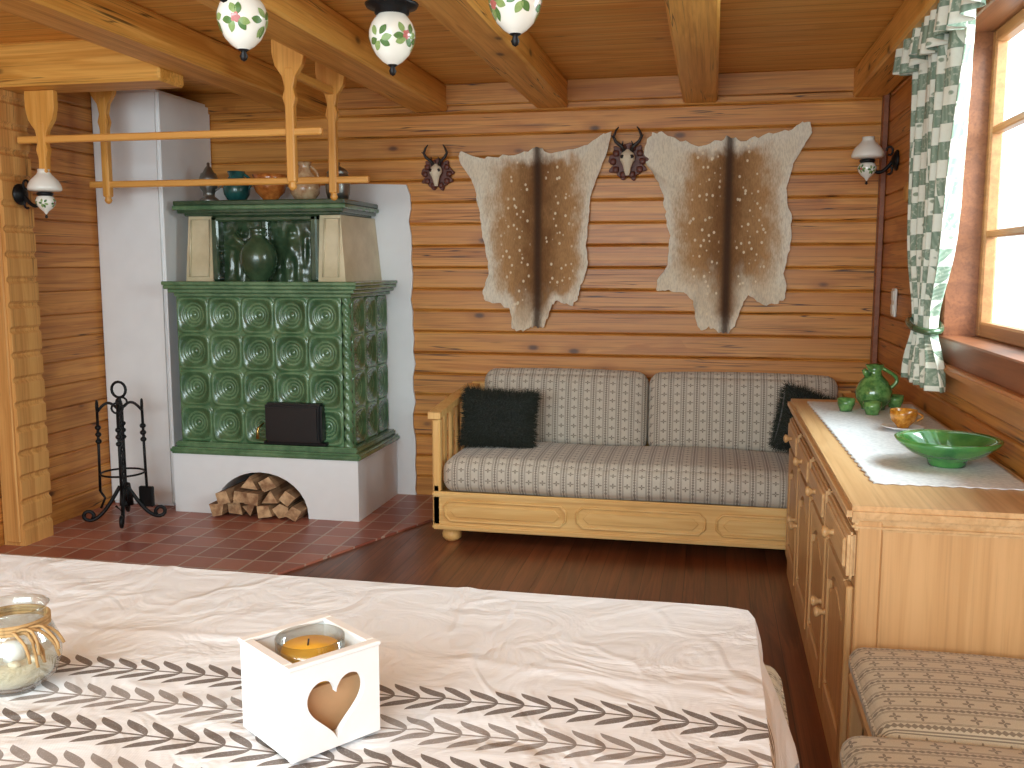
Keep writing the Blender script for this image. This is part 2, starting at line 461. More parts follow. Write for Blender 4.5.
mb.box(-2.63,-2.59,uy-.0,uy+.08,1.405,1.79,m_greenD,.01)
mb.box(-2.945,-2.27,uy-.02,uy+.08,1.755,1.79,m_greenD,.01)
for k,(xa,xb) in enumerate(((-2.90,-2.63),(-2.59,-2.315))):
    def rel(u,v,xa=xa,xb=xb,k=k):
        X=xa+u*(xb-xa); Z=1.405+v*.35
        d=noise.noise(Vector((X*14,Z*11,k*3)))*.008+noise.noise(Vector((X*32,Z*28,k*5)))*.004
        for (px,pz,rx,rz,hh) in ((.5,.82,.09,.075,.03),(.5,.55,.15,.20,.032),(.38,.22,.09,.25,.025),(.64,.22,.09,.25,.025),(.22,.6,.14,.05,.02),(.8,.5,.06,.3,.018),(.15,.25,.08,.2,.015)):
            q=((u-px)/rx)**2+((v-pz)/rz)**2
            d+=hh*math.exp(-q)
        return (X,uy+.05-d,Z)
    mb.grid(rel,40,50,m_greenD)
for i,(zz,dd) in enumerate(((1.79,.0),(1.805,.03),(1.825,.05),(1.85,.045))):
    mb.box(ux0-dd+.0,ux1+dd,uy-dd,yb,zz,zz+(.026 if i<3 else .03),m_greenD if i!=2 else m_green,.006)
mb.box(-2.555,-2.20,5.085,5.16,.47,.70,m_black,.012,seg=2)
mb.box(-2.54,-2.215,5.072,5.09,.485,.685,m_black,.01,seg=2)
mb.box(-2.575,-2.18,5.105,5.16,.45,.47,m_iron,.004)
mb.tube([(-2.57,5.10,.575),(-2.585,5.06,.55),(-2.585,5.055,.49)],[.006,.008,.011],m_brass)
mb.done('tiled_stove')
# firewood
g=G('firewood_end'); x,y,z=g.xyz(); n=g.noise(g.vec(x,y,z),30,4,.6); w=g.noise(g.vec(x*9,0.0,z*9),1.2,1)
m_fwe=g.set(g.mix(g.ss(n*.5+w*.5,.35,.65),srgb(140,100,70),srgb(214,178,136)),.85)
m_fwb=wood('firewood_bark',srgb(110,78,52),srgb(170,132,96),'y','x',None,.9,0,.6)
mb=MB(); random.seed(21)
cells=[]
def inside(x,z): return ((x+2.6)/.275)**2+((z-.0)/.245)**2<1.0
rowz=.062;row=0
while rowz<.25:
    x=-2.85+(.045 if row%2 else 0)
    while x<-2.34:
        if inside(x,rowz): cells.append((x,rowz))
        x+=.098
    rowz+=.074;row+=1
for (cx,cz) in cells:
    k=random.choice((3,4,4,5)); a0=random.random()*6; rr=.058
    poly=[(cx+rr*math.cos(a0+2*pi*i/k+random.uniform(-.3,.3))*random.uniform(.85,1.15),max(.014,cz+rr*.85*math.sin(a0+2*pi*i/k)*random.uniform(.85,1.1))) for i in range(k)]
    yf=5.03+random.uniform(-.03,.06)+ (0.04 if cz>.15 else 0)
    mb.prism(poly,yf,5.42,m_fwb,'xz')
    mb.add([(p[0],yf-.001,p[1]) for p in poly],[tuple(range(k))],m_fwe,None,False)
mb.done('firewood_pile')
# ---------------------------------------------------------------- pottery on stove
def pot(name,loc,prof,m,handle=None,extra=None,seg=28,k=1.0):
    prof=[(r*k,z*k) for r,z in prof]
    mb=MB(); mb.lathe(prof,m,loc,seg)
    if handle:
        x0,z0,x1,z1,out,r=[q*k for q in handle]
        P=[]
        for i in range(13):
            t=i/12; P.append((loc[0]+(x0*(1-t)+x1*t)+out*math.sin(pi*t),loc[1],loc[2]+z0*(1-t)+z1*t))
        mb.tube(P,r,m)
    if extra: extra(mb,loc)
    return mb.done(name)
zt=1.882
pot('pewter_lidded_tankard',(-3.04,5.42,zt),[(0,0),(.05,0),(.052,.012),(.03,.03),(.03,.05),(.045,.07),(.05,.12),(.04,.15),(.03,.155),(.02,.175),(.008,.19),(.008,.205),(0,.21)],m_pewter,(.045,.12,.035,.06,.035,.005),k=1.15)
pot('teal_jug',(-2.855,5.42,zt),[(0,0),(.045,0),(.07,.04),(.075,.08),(.055,.12),(.04,.14),(.05,.165),(.04,.16),(.03,.13),(0,.12)],m_teal,(.045,.15,.07,.07,.03,.008),k=1.1)
pot('orange_bowl',(-2.635,5.42,zt),[(0,0),(.04,0),(.045,.015),(.08,.05),(.095,.09),(.09,.125),(.098,.145),(.09,.14),(.08,.1),(.06,.04),(0,.02)],m_orange,k=1.08)
pot('beige_ceramic_jug',(-2.41,5.42,zt),[(0,0),(.05,0),(.08,.04),(.085,.08),(.06,.13),(.035,.16),(.03,.19),(.042,.21),(.03,.2),(0,.18)],m_beigep,(.035,.19,.062,.09,.03,.007),k=1.08)
pot('lidded_jar',(-2.20,5.42,zt),[(0,0),(.05,0),(.062,.04),(.064,.09),(.055,.13),(.05,.135),(.058,.14),(.04,.16),(.01,.175),(.014,.19),(0,.2)],m_pewter,k=1.15)
def spout(mb,loc):
    mb.tube([(loc[0]-.06,loc[1]-.03,loc[2]+.2),(loc[0]-.11,loc[1]-.04,loc[2]+.235),(loc[0]-.13,loc[1]-.045,loc[2]+.27)],[.022,.015,.013],m_greenD)
pot('green_glazed_jug',(-2.610,5.19,1.408),[(0,0),(.06,0),(.062,.012),(.09,.05),(.108,.10),(.110,.15),(.095,.2),(.065,.235),(.045,.25),(.042,.28),(.055,.30),(.048,.305),(.03,.28),(0,.27)],m_greenD,(-.045,.28,.055,.27,.0,.011),spout)
# ---------------------------------------------------------------- fire tools
mb=MB(); bx,by=-3.32,4.82
def T(p): return (bx+p[0],by+p[1],p[2]+.006)
twp=[]
for i in range(60):
    z=.1+i*.62/59; twp.append(T((.006*math.cos(i*.9),.006*math.sin(i*.9),z)))
mb.tube(twp,.010,m_iron)
mb.tube([T((.045*math.sin(2*pi*i/16),0,.785+.045*math.cos(2*pi*i/16))) for i in range(16)],.008,m_iron,closed=True)
mb.tube([T((0,0,.70)),T((0,0,.745))],.012,m_iron)
for k in range(4):
    a=k*pi/2+.5; P=[]
    for i in range(30):
        t=i/29
        if t<.65:
            q=t/.65; rr=.02+.17*q; zz=.22-.19*math.sin(q*pi/2)+.0
        else:
            q=(t-.65)/.35; an=q*1.7*pi; rr=.19+.035*math.sin(an)*(1-q*.4); zz=.03+.035*(1-math.cos(an))*(1-q*.4)
        P.append(T((rr*math.cos(a),rr*math.sin(a),zz)))
    mb.tube(P,.011,m_iron)
    P=[T((.12*t*math.cos(a),.12*t*math.sin(a),.66+.05*math.sin(t*pi))) for t in [j/10 for j in range(11)]]
    mb.tube(P,.008,m_iron)
    hx,hy=.12*math.cos(a),.12*math.sin(a)
    mb.tube([T((hx,hy,.67)),T((hx*1.02,hy*1.02,.4)),T((hx*1.05,hy*1.05,.2))],.008,m_iron)
    mb.tube([T((hx+.030*math.sin(2*pi*i/12)*math.sin(a),hy-.030*math.sin(2*pi*i/12)*math.cos(a),.695+.030*math.cos(2*pi*i/12))) for i in range(12)],.006,m_iron,closed=True)
    for zz in (.57,.53,.49):
        mb.lathe([(0,-.018),(.014,-.010),(.018,0),(.014,.010),(0,.018)],m_iron,T((hx,hy,zz)),10)
    if k==0: mb.box(hx-.045,hx+.045,hy-.008,hy+.02,.09,.21,m_iron,.006,M=Matrix.Translation(T((0,0,0))))
    if k==1: mb.lathe([(0,.22),(.025,.21),(.035,.15),(.04,.08),(0,.08)],m_iron,T((hx,hy,0)),12)
    if k==2: mb.tube([T((hx*1.05,hy*1.05,.2)),T((hx*1.05+.03,hy*1.05,.16)),T((hx*1.05,hy*1.05,.1))],.007,m_iron)
    if k==3: mb.tube([T((hx*1.05,hy*1.05,.2)),T((hx*1.05,hy*1.05,.1)),T((hx*1.05-.04,hy*1.05,.13))],.007,m_iron)
mb.tube([T((.12*math.cos(2*pi*i/24),.12*math.sin(2*pi*i/24),.30)) for i in range(24)],.006,m_iron,closed=True)
mb.done('fireplace_tool_set')
# ---------------------------------------------------------------- drying rack
mb=MB()
for (yy,zr,x0,x1) in ((4.40,2.14,-3.535,-1.86),(4.92,1.955,-3.50,-1.82)):
    mb.box(x0,x1,yy-.016,yy+.016,zr-.018,zr+.018,m_rack,.006)
    for px in (-3.39,-2.02):
        zb=zr-.24 if yy<4.6 else zr-.07
        ht=2.383 if (px<-3 and yy<4.6) else 2.598
        d=2.598-ht
        mb.box(px-.022,px+.022,yy-.022,yy+.022,zb,2.44-d,m_rackv,.006)
        mb.lathe([(0,0),(.014,.006),(.022,.02),(.016,.035),(.022,.045)],m_rackv,(px,yy,zb-.04),12)
        prof=[(px-.022,2.26),(px-.034,2.30),(px-.022,2.345),(px-.034,2.40),(px-.070,2.45),(px-.085,2.51),(px-.085,2.598),(px+.085,2.598),(px+.085,2.51),(px+.070,2.45),(px+.034,2.40),(px+.022,2.345),(px+.034,2.30),(px+.022,2.26)]
        mb.prism([(a,b-d) for a,b in prof],yy-.018,yy+.018,m_rackv,'xz',bev=.003)
mb.box(-2.038,-2.002,4.40,4.92,2.40,2.44,m_beamY,.005)
mb.done('drying_rack')
# ---------------------------------------------------------------- painted decals on lathe bodies
def rprof(prof,z):
    for (r0,z0),(r1,z1) in zip(prof,prof[1:]):
        if z0<=z<=z1 and z1>z0: return r0+(r1-r0)*(z-z0)/(z1-z0)
    return prof[-1][0]
def decal(mb,prof,o,th0,z0,L,W,ang,m,lift=.0009):
    n=10; vs=[];fs=[]
    ca,sa=math.cos(ang),math.sin(ang)
    for i in range(n+1):
        t=i/n; w=W*math.sin(pi*t)**.8+1e-4
        for sgn in (-1,0,1):
            a=(t-.5)*L; b=sgn*w
            du=a*ca-b*sa; dz=a*sa+b*ca
            z=max(prof[0][1]+.001,min(prof[-1][1]-.001,z0+dz)); r0=rprof(prof,z0); r=rprof(prof,z)+lift
            th=th0+du/r0
            vs.append((r*math.cos(th),r*math.sin(th),z))
    for i in range(n):
        for k in range(2): fs.append((i*3+k,i*3+k+1,i*3+k+4,i*3+k+3))
    mb.add(vs,fs,m,Matrix.Translation(o),True)
def paint(mb,prof,o,seed,zc,sc=1.0,n=5):
    rnd=random.Random(seed)
    for k in range(n):
        th=2*pi*k/n+rnd.uniform(-.2,.2)+seed
        fl=(k%2==0)
        z=zc+rnd.uniform(-.006,.006)*sc
        for q in range(6):
            a=q*pi/3+rnd.uniform(-.4,.4)
            L=.028*sc; rr=.021*sc
            decal(mb,prof,o,th+math.cos(a)*rr/rprof(prof,z),z+math.sin(a)*rr,L,.0080*sc,a+rnd.uniform(-.5,.5),m_leaf if q%2 else m_leaf2)
        if fl:
            for q in range(5):
                a=q*2*pi/5; decal(mb,prof,o,th+math.cos(a)*.006*sc/rprof(prof,z),z+math.sin(a)*.006*sc,.012*sc,.005*sc,a,m_rose,.0014)
# ---------------------------------------------------------------- sconces
def sconce(name,loc,dirv):
    mb=MB(); d=Vector(dirv); l=Vector(loc)
    ax=d.to_track_quat('Z','Y').to_matrix().to_4x4()
    mb.lathe([(0,0),(.055,0),(.055,.008),(.035,.02),(.015,.03),(0,.03)],m_iron,l,20,M=ax)
    P=[]
    for i in range(14):
        t=i/13; P.append(l+d*(.02+.13*t)+Vector((0,0,-.05*math.sin(t*pi)-.02*t)))
    mb.tube(P,.010,m_iron)
    for sg in (1,-1):
        mb.tube([l+d*(.02+.02*math.cos(a)*.8+.02)+Vector((0,0,sg*.05+.022*math.sin(a))) for a in [j*.4 for j in range(14)]],.006,m_iron)
    c=l+d*.15
    pr=[(0,-.105),(.006,-.10),(.012,-.09),(.03,-.075),(.045,-.055),(.05,-.035),(.04,-.015),(.03,-.01)]
    mb.lathe(pr,m_paint,c,24); paint(mb,pr,c,1.3,-.045,.7)
    mb.lathe([(.030,-.012),(.04,-.004),(.04,.006),(.028,.01)],m_iron,c,20)
    mb.lathe([(.03,.010),(.072,.014),(.082,.020),(.084,.028),(.080,.045),(.068,.068),(.052,.085),(.038,.098),(.030,.112),(.032,.125),(.028,.124),(.024,.11),(0,.10)],m_shade,c,28)
    mb.lathe([(0,-.125),(.008,-.12),(.004,-.105)],m_iron,c,10)
    return mb.done(name)
sconce('wall_sconce',(.938,5.45,2.05),(-1,0,0))
sconce('wall_sconce',(-3.548,4.40,1.865),(1,0,0))
mb=MB(); mb.lathe([(0,0),(.05,0),(.05,.012),(.035,.02),(0,.022)],m_post,(.938,5.10,1.86),24,M=Matrix.Rotation(-pi/2,4,'Y')); mb.done('round_wall_plaque')
mb=MB(); mb.box(.925,.939,5.26,5.35,1.23,1.38,m_plastic,.005); mb.box(.92,.928,5.275,5.335,1.315,1.365,m_plastic,.003); mb.box(.92,.928,5.275,5.335,1.245,1.295,m_plastic,.003); mb.done('light_switch')
# ---------------------------------------------------------------- chandelier
mb=MB(); C=Vector((-.82,2.07,0)); 
mb.tube([C+Vector((0,0,2.59)),C+Vector((0,0,2.15))],.012,m_iron)
mb.lathe([(0,-.035),(.02,-.035),(.06,-.02),(.07,0),(0,0)],m_iron,C+Vector((0,0,2.598)),20)
mb.lathe([(0,0),(.02,.01),(.05,.05),(.055,.09),(.03,.13),(.015,.16)],m_paint,C+Vector((0,0,2.20)),24)
for k,(an,ra) in enumerate(((92,.375),(157,.335),(17,.385),(-56,.37),(255,.37))):
    a=math.radians(an); dv=Vector((math.cos(a),math.sin(a),0)); E0=C+dv*ra
    P=[C+dv*(.02+(ra-.02)*t)+Vector((0,0,2.30-.10*math.sin(t*pi)-.08*t)) for t in [j/16 for j in range(17)]]
    mb.tube(P,.008,m_iron)
    o=E0+Vector((0,0,2.030))
    mb.lathe([(0,-.040),(.007,-.036),(.010,-.028),(.006,-.018),(.014,-.012)],m_iron,o,12)
    pr=[(.010,-.014),(.026,-.004),(.042,.012),(.053,.033),(.060,.055),(.060,.072),(.053,.092),(.043,.106),(.036,.114)]
    mb.lathe(pr,m_paint,o,32); paint(mb,pr,o,k*1.7+.6,.050,1.05)
    mb.lathe([(.036,.112),(.045,.116),(.045,.126),(.066,.132),(.070,.140),(.05,.150),(.03,.165),(.03,.2)],m_iron,o,24)
    mb.lathe([(.03,.19),(.055,.20),(.095,.24),(.10,.26),(.085,.27),(.06,.31),(.045,.35),(.04,.345),(.03,.30),(0,.28)],m_shade,o,28)
mb.done('chandelier')
# ---------------------------------------------------------------- hides
def hide(name,outline,xc,zc,seed,yw,whiteb):
    random.seed(seed)
    n=len(outline); res=[]
    for i in range(n):
        p0,p1,p2,p3=[Vector(outline[(i+j-1)%n]) for j in range(4)]
        for t in [0,.2,.4,.6,.8]:
            q=.5*((2*p1)+(-p0+p2)*t+(2*p0-5*p1+4*p2-p3)*t*t+(-p0+3*p1-3*p2+p3)*t**3)
            res.append(q)
    m=len(res); c=Vector((xc,zc)); R=26
    vs=[];cols=[]
    for k in range(R+1):
        s=k/R
        for i,q in enumerate(res):
            jit=(1+ (noise.noise(Vector((i*.45,seed,0)))*.035+random.uniform(-.012,.012) if k==R else 0))
            P=c+(q-c)*s*jit
            wav=noise.noise(Vector((P.x*5,P.y*4,seed)))*.014
            curl=(s**6)*(.018+.03*noise.noise(Vector((i*.13,seed+3,0))))
            vs.append((P.x,yw-.022-wav*s-max(0,curl),P.y)); cols.append((s,min(1,abs(P.x-xc)/.4),(P.y-1.05)/1.3,1))
    fs=[(k*m+i,k*m+(i+1)%m,(k+1)*m+(i+1)%m,(k+1)*m+i) for k in range(R) for i in range(m)]
    mb=MB()
    g=G(name+'_fur'); x,y,z=g.xyz()
    at=g.new('ShaderNodeAttribute'); at.attribute_name='hidecol'; sp=g.new('ShaderNodeSeparateColor'); g.nt.links.new(at.outputs['Color'],sp.inputs[0])
    s,dx,hz=[E(g,sp.outputs[i]) for i in range(3)]
    nn=g.noise(g.vec(x*7,y*6,z*4),2,4,.6); fur=g.noise(g.vec(x*150,y*30,z*40),1,3,.6)
    wz=(hz*3.1).sin()*.45+.62
    k=dx*.80/wz+(nn-.5)*.40+(fur-.5)*.14
    c=g.mix(g.ss(k,-.02,.42),srgb(122,82,44),srgb(186,142,94))
    c=g.mix(g.ss(k,.36,.70),c,srgb(236,224,200))
    c=g.mix(g.ss(s+(nn-.5)*.35,.80,.98),c,srgb(238,228,208))
    if whiteb: c=g.mix(g.ss(hz+(nn-.5)*.3,.36,.20,0,1)*g.ss(dx,.02,.25)*.8,c,srgb(234,220,194))
    else: c=g.mix(g.ss(hz+(nn-.5)*.3,.25,.05,0,1)*.7,c,srgb(226,208,180))
    d,cc=g.voro(g.vec(x,0.0,z*.8),30)
    c=g.mix(g.ss(d+fur*.10,.22,.32,.9,0.0)*g.ss(dx,.10,.14)*g.ss(k,.36,.5,1,0),c,srgb(244,228,198))
    c=g.mix(g.ss(dx+(fur-.5)*.03,.010,.11,.9,0),c,srgb(58,36,22))
    c=g.mix(g.ss(fur,.35,.6,.20,0),c,srgb(96,70,44))
    g.bump(fur,.5,.004)
    mat=g.set(c,.9)
    mb.add(vs,fs,mat)
    o=mb.done(name,fixn=True)
    ca=o.data.color_attributes.new('hidecol','FLOAT_COLOR','POINT')
    for i,cv in enumerate(cols): ca.data[i].color=cv
    return o
U1=[(460,152),(480,158),(505,158),(530,153),(540,150),(553,155),(580,152),(600,140),(611,137),(608,155),(600,175),(592,200),(590,225),(588,250),(590,270),(583,290),(580,304),(570,310),(560,306),(554,312),(550,324),(544,334),(535,332),(525,338),(515,335),(512,318),(502,309),(488,308),(484,295),(490,275),(485,250),(482,225),(478,200),(472,180),(462,165)]
U2=[(647,140),(660,134),(680,140),(700,146),(720,141),(733,137),(745,141),(765,135),(790,130),(805,122),(813,130),(805,145),(795,165),(790,190),(795,215),(795,245),(790,265),(793,285),(785,298),(770,300),(755,292),(748,305),(740,325),(728,330),(715,325),(705,328),(700,310),(695,295),(675,290),(662,290),(660,280),(670,265),(672,240),(668,215),(665,195),(655,175),(645,160)]
O1=[(-1.549+(a-460)*.00617,2.192-(b-152)*.00592) for a,b in U1]
O2=[(-.415+(a-645)*.00564,2.12-(b-160)*.0059-.0002*(a-645)) for a,b in U2]
hide('deer_hide',O1,-1.06,1.68,3,YB,False)
hide('deer_hide',O2,.075,1.72,9,YB,True)
m_shield=plain('carved_shield',srgb(96,46,32),.5,.3,40,.3)
m_bone=plain('bone',srgb(226,212,186),.6,.1,60,.2)
m_horn=plain('horn',srgb(38,30,26),.5,.3,60,.5)
def trophy(name,x,z,sc=1.0):
    mb=MB(); M=Matrix.Translation((x,YB-.004,z))@Matrix.Scale(sc,4)
    pts=[]
    for i in range(60):
        a=2*pi*i/60; r=.098+.012*math.sin(a*9)+.008*math.sin(a*14+1)
        pts.append((r*math.cos(a)*1.0,r*math.sin(a)*.92-.03))
    mb.prism(pts,-.022,0,m_shield,'xz',M=M,bev=.003)
    for i in range(10):
        a=2*pi*i/10; mb.rbox((.078*math.cos(a),-.026,.072*math.sin(a)-.03),(.034,.022,.034),.0105,m_shield,n=4,M=M)
    def sk(u,v):
        a=2*pi*u; t=v
        w=[.010,.016,.020,.026,.038,.040,.030,.008]; f=t*7; i=min(6,int(f)); q=f-i
        ww=w[i]*(1-q)+w[i+1]*q
        return (ww*math.cos(a),-.045+ww*.75*math.sin(a)-.012*math.sin(t*pi),-.105+.135*t)
    mb.grid(sk,18,14,m_bone,M)
    for sg in (-1,1):
        mb.lathe([(0,0),(.009,.002),(.010,.008),(0,.010)],m_horn,(0,0,0),12,M=M@Matrix.Translation((sg*.026,-.072,-.010))@Matrix.Rotation(pi/2,4,'X'))
        P=[(sg*.018,-.045,.02),(sg*.030,-.05,.045),(sg*.062,-.058,.070),(sg*.074,-.06,.095),(sg*.062,-.06,.125),(sg*.048,-.055,.145)]
        mb.tube(P,[.012,.010,.009,.008,.006,.003],m_horn,M=M)
        mb.tube([(sg*.066,-.058,.085),(sg*.084,-.075,.100)],[.006,.002],m_horn,M=M)
        mb.tube([(sg*.030,-.05,.045),(sg*.022,-.075,.070)],[.006,.002],m_horn,M=M)
    return mb.done(name,fixn=True)
trophy('roe_deer_skull_trophy',-1.695,2.09)
trophy('roe_deer_skull_trophy',-.515,2.145,1.12)
# ---------------------------------------------------------------- sofa
sf=empty('sofa_bed')
mb=MB()
sx0,sx1,sy0,sy1=-1.46,.80,4.84,5.74
mb.box(sx0,sx1,sy0,sy0+.03,.09,.285,m_sofaX,.006)
mb.box(sx0,sx1,sy0-.012,sy0+.04,.255,.285,m_sofaX,.008,seg=2)
mb.box(sx0,sx1,sy0-.012,sy0+.04,.075,.105,m_sofaX,.008,seg=2)
for i in range(3):
    a=sx0+.07+i*.72; b=a+.66; z0,z1=.125,.235
    P=[(a+.03,z0),(b-.03,z0),(b,z0+.03),(b,z1-.03),(b-.03,z1),(a+.03,z1),(a,z1-.03),(a,z0+.03)]
    mb.tube([(p,sy0-.002,q) for p,q in P],.008,m_sofaX,closed=True,seg=6)
    mb.prism([(a+.06,z0+.022),(b-.06,z0+.022),(b-.03,(z0+z1)/2),(b-.06,z1-.022),(a+.06,z1-.022),(a+.03,(z0+z1)/2)],sy0-.008,sy0+.01,m_sofaX,'xz',bev=.003)
mb.box(sx0,sx1,sy0+.03,sy1,.10,.25,m_sofaX,0)
for fx in (sx0+.09,sx1-.09):
    for fy_ in (sy0+.07,sy1-.08):
        mb.lathe([(0,0),(.035,0),(.052,.018),(.055,.04),(.045,.062),(.03,.07),(.035,.085),(0,.085)],m_sofaV,(fx,fy_,.0),20)
mb.box(sx0,sx1,sy1-.04,sy1,.25,.78,m_sofaX,.01)
for (xa,xb) in ((sx0,sx0+.045),(sx1-.045,sx1)):
    mb.box(xa,xb,sy0,sy0+.055,.08,.68,m_sofaV,.008)
    mb.box(xa,xb,sy1-.055,sy1,.08,.74,m_sofaV,.008)
    n=14; vs=[];fs=[]
    for i in range(n+1):
        t=i/n; yy=sy0-.03+(sy1-sy0+.02)*t; zz=.685+.05*math.sin(t*pi*.5)
        for dx,dz in ((-.012,0),(xb-xa+.012,0),(xb-xa+.012,.035),(-.012,.035)): vs.append((xa+dx,yy,zz+dz))
    for i in range(n):
        for k in range(4): fs.append((i*4+k,i*4+(k+1)%4,i*4+4+(k+1)%4,i*4+4+k))
    fs+= [(0,1,2,3),(n*4+3,n*4+2,n*4+1,n*4)]
    mb.add(vs,fs,m_sofaV,None,False)
    for k in range(5):
        yy=sy0+.16+k*.14
        mb.box(xa+.012,xb-.012,yy-.028,yy+.028,.27,.71,m_sofaV,.006)
    mb.box(xa+.005,xb-.005,sy0,sy1,.25,.32,m_sofaV,.006)
child(mb.done('frame',fixn=True),sf)
def seatfn(o):
    return Vector((o.x,o.y,o.z+.006*math.sin(o.x*6)))
mb=MB(); mb.rbox(((sx0+sx1)/2,5.14,.370),(sx1-sx0-.10,.62,.19),.07,m_fab,n=30,bulge=(0,.015,.02),fn=seatfn)
child(mb.done('seat_cushion'),sf)
mb=MB()
for a,b in ((-1.34,-.355),(-.350,.705)):
    M=Matrix.Translation(((a+b)/2,5.58,.642))@Matrix.Rotation(-.14,4,'X')
    mb.rbox((0,0,0),(b-a,.20,.46),.07,m_fab,n=24,bulge=(.0,.03,.015),M=M)
    for sg in (-1,1):
        P=[]
        hw,hh=(b-a)/2-.02,.23-.02
        for i in range(80):
            t=2*pi*i/80; cx=math.copysign(abs(math.cos(t))**.22,math.cos(t)); cz=math.copysign(abs(math.sin(t))**.3,math.sin(t))
            P.append((hw*cx,sg*.075,hh*cz))
        mb.tube(P,.006,m_fab,seg=6,closed=True,M=M)
child(mb.done('back_cushions'),sf)
def furpillow(name,loc,rot,w,h,seed):
    mb=MB(); M=Matrix.Translation(loc)@rot
    def f(sg):
        def g2(u,v):
            a=u*2-1;b=v*2-1
            t=((1-a**4)*(1-b**4))**.5
            return (a*w/2*(1-.07*(1-b*b)) , sg*.085*t, b*h/2*(1-.07*(1-a*a)))
        return g2
    random.seed(seed)
    for sg in (-1,1):
        F=f(sg); mb.grid(F,20,20,m_fur,M)
        vs=[];fs=[]
        for k in range(9000):
            u,v=random.random(),random.random(); p=Vector(F(u,v)); e=.01
            q=Vector(F(min(1,u+e),v))-p; r=Vector(F(u,min(1,v+e)))-p
            nrm=q.cross(r)
            if nrm.length<1e-9: nrm=Vector((0,sg,0))
            nrm.normalize()
            if nrm.y*sg<0: nrm=-nrm
            edge=Vector(((u-.5),0,(v-.5)))*.9*max(abs(u-.5),abs(v-.5))*2
            d=(nrm+edge+Vector((random.uniform(-.6,.6),0,random.uniform(-.8,.3)))).normalized()*random.uniform(.02,.045)
            sd=Vector((random.uniform(-1,1),random.uniform(-1,1),random.uniform(-1,1))).normalized()*.0018
            o=len(vs); vs+=[p-sd,p+sd,p+d]; fs.append((o,o+1,o+2))
        mb.add(vs,fs,m_fur,M,False)
    return mb.done(name)
furpillow('fur_throw_pillow',(-1.17,5.20,.63),Matrix.Rotation(-.22,4,'X')@Matrix.Rotation(.04,4,'Y'),.43,.33,1)
furpillow('fur_throw_pillow',(.54,5.20,.65),Matrix.Rotation(.5,4,'Z')@Matrix.Rotation(-.25,4,'X')@Matrix.Rotation(.35,4,'Y'),.42,.34,2)
# ---------------------------------------------------------------- sideboard
sb=empty('sideboard_cabinet')
mb=MB(); X0,X1,Y0,Y1=.395,.925,2.60,4.66
mb.box(X0,X1,Y0,Y1,.06,.83,m_sbV,.003)
mb.box(X0-.008,X1,Y0-.008,Y1+.008,.0,.085,m_sbV,.006)
mb.box(X0-.002,X0+.06,Y0-.012,Y0+.02,.085,.83,m_sbE,.004)
mb.box(X1-.06,X1,Y0-.012,Y0+.02,.085,.83,m_sbE,.004)
mb.box(X0+.06,X1-.06,Y0-.004,Y0+.02,.085,.83,m_sbE,.002)
mb.box(X0-.018,X1,Y0-.016,Y1+.012,.80,.822,m_sbY,.008,seg=3)
mb.box(X0-.032,X1+.005,Y0-.024,Y1+.02,.822,.868,m_sbY,.014,seg=4)
n=4; W=(Y1-Y0)/n
RY=Matrix.Rotation(-pi/2,4,'Y')
for i in range(n):
    a=Y0+i*W+.02; b=Y0+(i+1)*W-.02
    mb.box(X0-.022,X0,a,b,.655,.785,m_sbY,.008,seg=2)
    mb.box(X0-.030,X0-.018,a+.03,b-.03,.678,.762,m_sbY,.006)
    yc=(a+b)/2
    mb.lathe([(.010,0),(.008,.012),(.018,.022),(.019,.030),(.010,.036),(0,.037)],m_sbV,(X0-.028,yc,.72),18,M=RY)
    z0,z1=.11,.635
    mb.box(X0-.020,X0,a,a+.065,z0,z1,m_sbV,.005); mb.box(X0-.020,X0,b-.065,b,z0,z1,m_sbV,.005)
    mb.box(X0-.019,X0,a+.065,b-.065,z0,z0+.07,m_sbY,.004)
    top=[(a+.065,z1),(b-.065,z1),(b-.065,z1-.11)]
    for k in range(13):
        t=k/12; yy=b-.065-(b-a-.13)*t; top.append((yy,z1-.11+.055*math.sin(pi*t)**2))
    top.append((a+.065,z1-.11))
    mb.prism(top,X0-.019,X0,m_sbY,'yz')
    pan=[(a+.09,z0+.095),(b-.09,z0+.095),(b-.09,z1-.135)]
    for k in range(13):
        t=k/12; yy=b-.09-(b-a-.18)*t; pan.append((yy,z1-.135+.05*math.sin(pi*t)**2))
    pan.append((a+.09,z1-.135))
    mb.prism(pan,X0-.016,X0,m_sbV,'yz',bev=.006)
    ky=(b-.03) if i%2==0 else (a+.03)
    mb.lathe([(.010,0),(.008,.012),(.017,.022),(.018,.030),(.010,.036),(0,.037)],m_sbV,(X0-.018,ky,.40),18,M=RY)
child(mb.done('cabinet_body',fixn=True),sb)
mb=MB()
def rn(u,v):
    xx=.47+u*.43; yy=2.86+v*1.7
    if u==0: xx+=.004*math.sin(v*160)
    if v==0: yy+=.006*math.sin(u*60)
    xx-=.03*v*(1-u)
    return (xx,yy,.8712+.0015*noise.noise(Vector((xx*9,yy*9,0)))+.001)
mb.grid(rn,40,200,m_lace); o=mb.done('lace_table_runner'); q=o.modifiers.new('s','SOLIDIFY'); q.thickness=.002; q.offset=-1
zt=.8745
def sp2(mb,loc):
    mb.tube([(loc[0]-.03,loc[1]-.02,loc[2]+.15),(loc[0]-.05,loc[1]-.03,loc[2]+.175)],[.018,.01],m_pot)
pot('green_pottery_pitcher',(.70,4.36,zt),[(0,0),(.05,0),(.052,.01),(.075,.05),(.078,.08),(.06,.12),(.032,.15),(.028,.17),(.04,.195),(.034,.19),(.02,.16),(0,.15)],m_pot,(.03,.18,.065,.09,.045,.008),sp2)
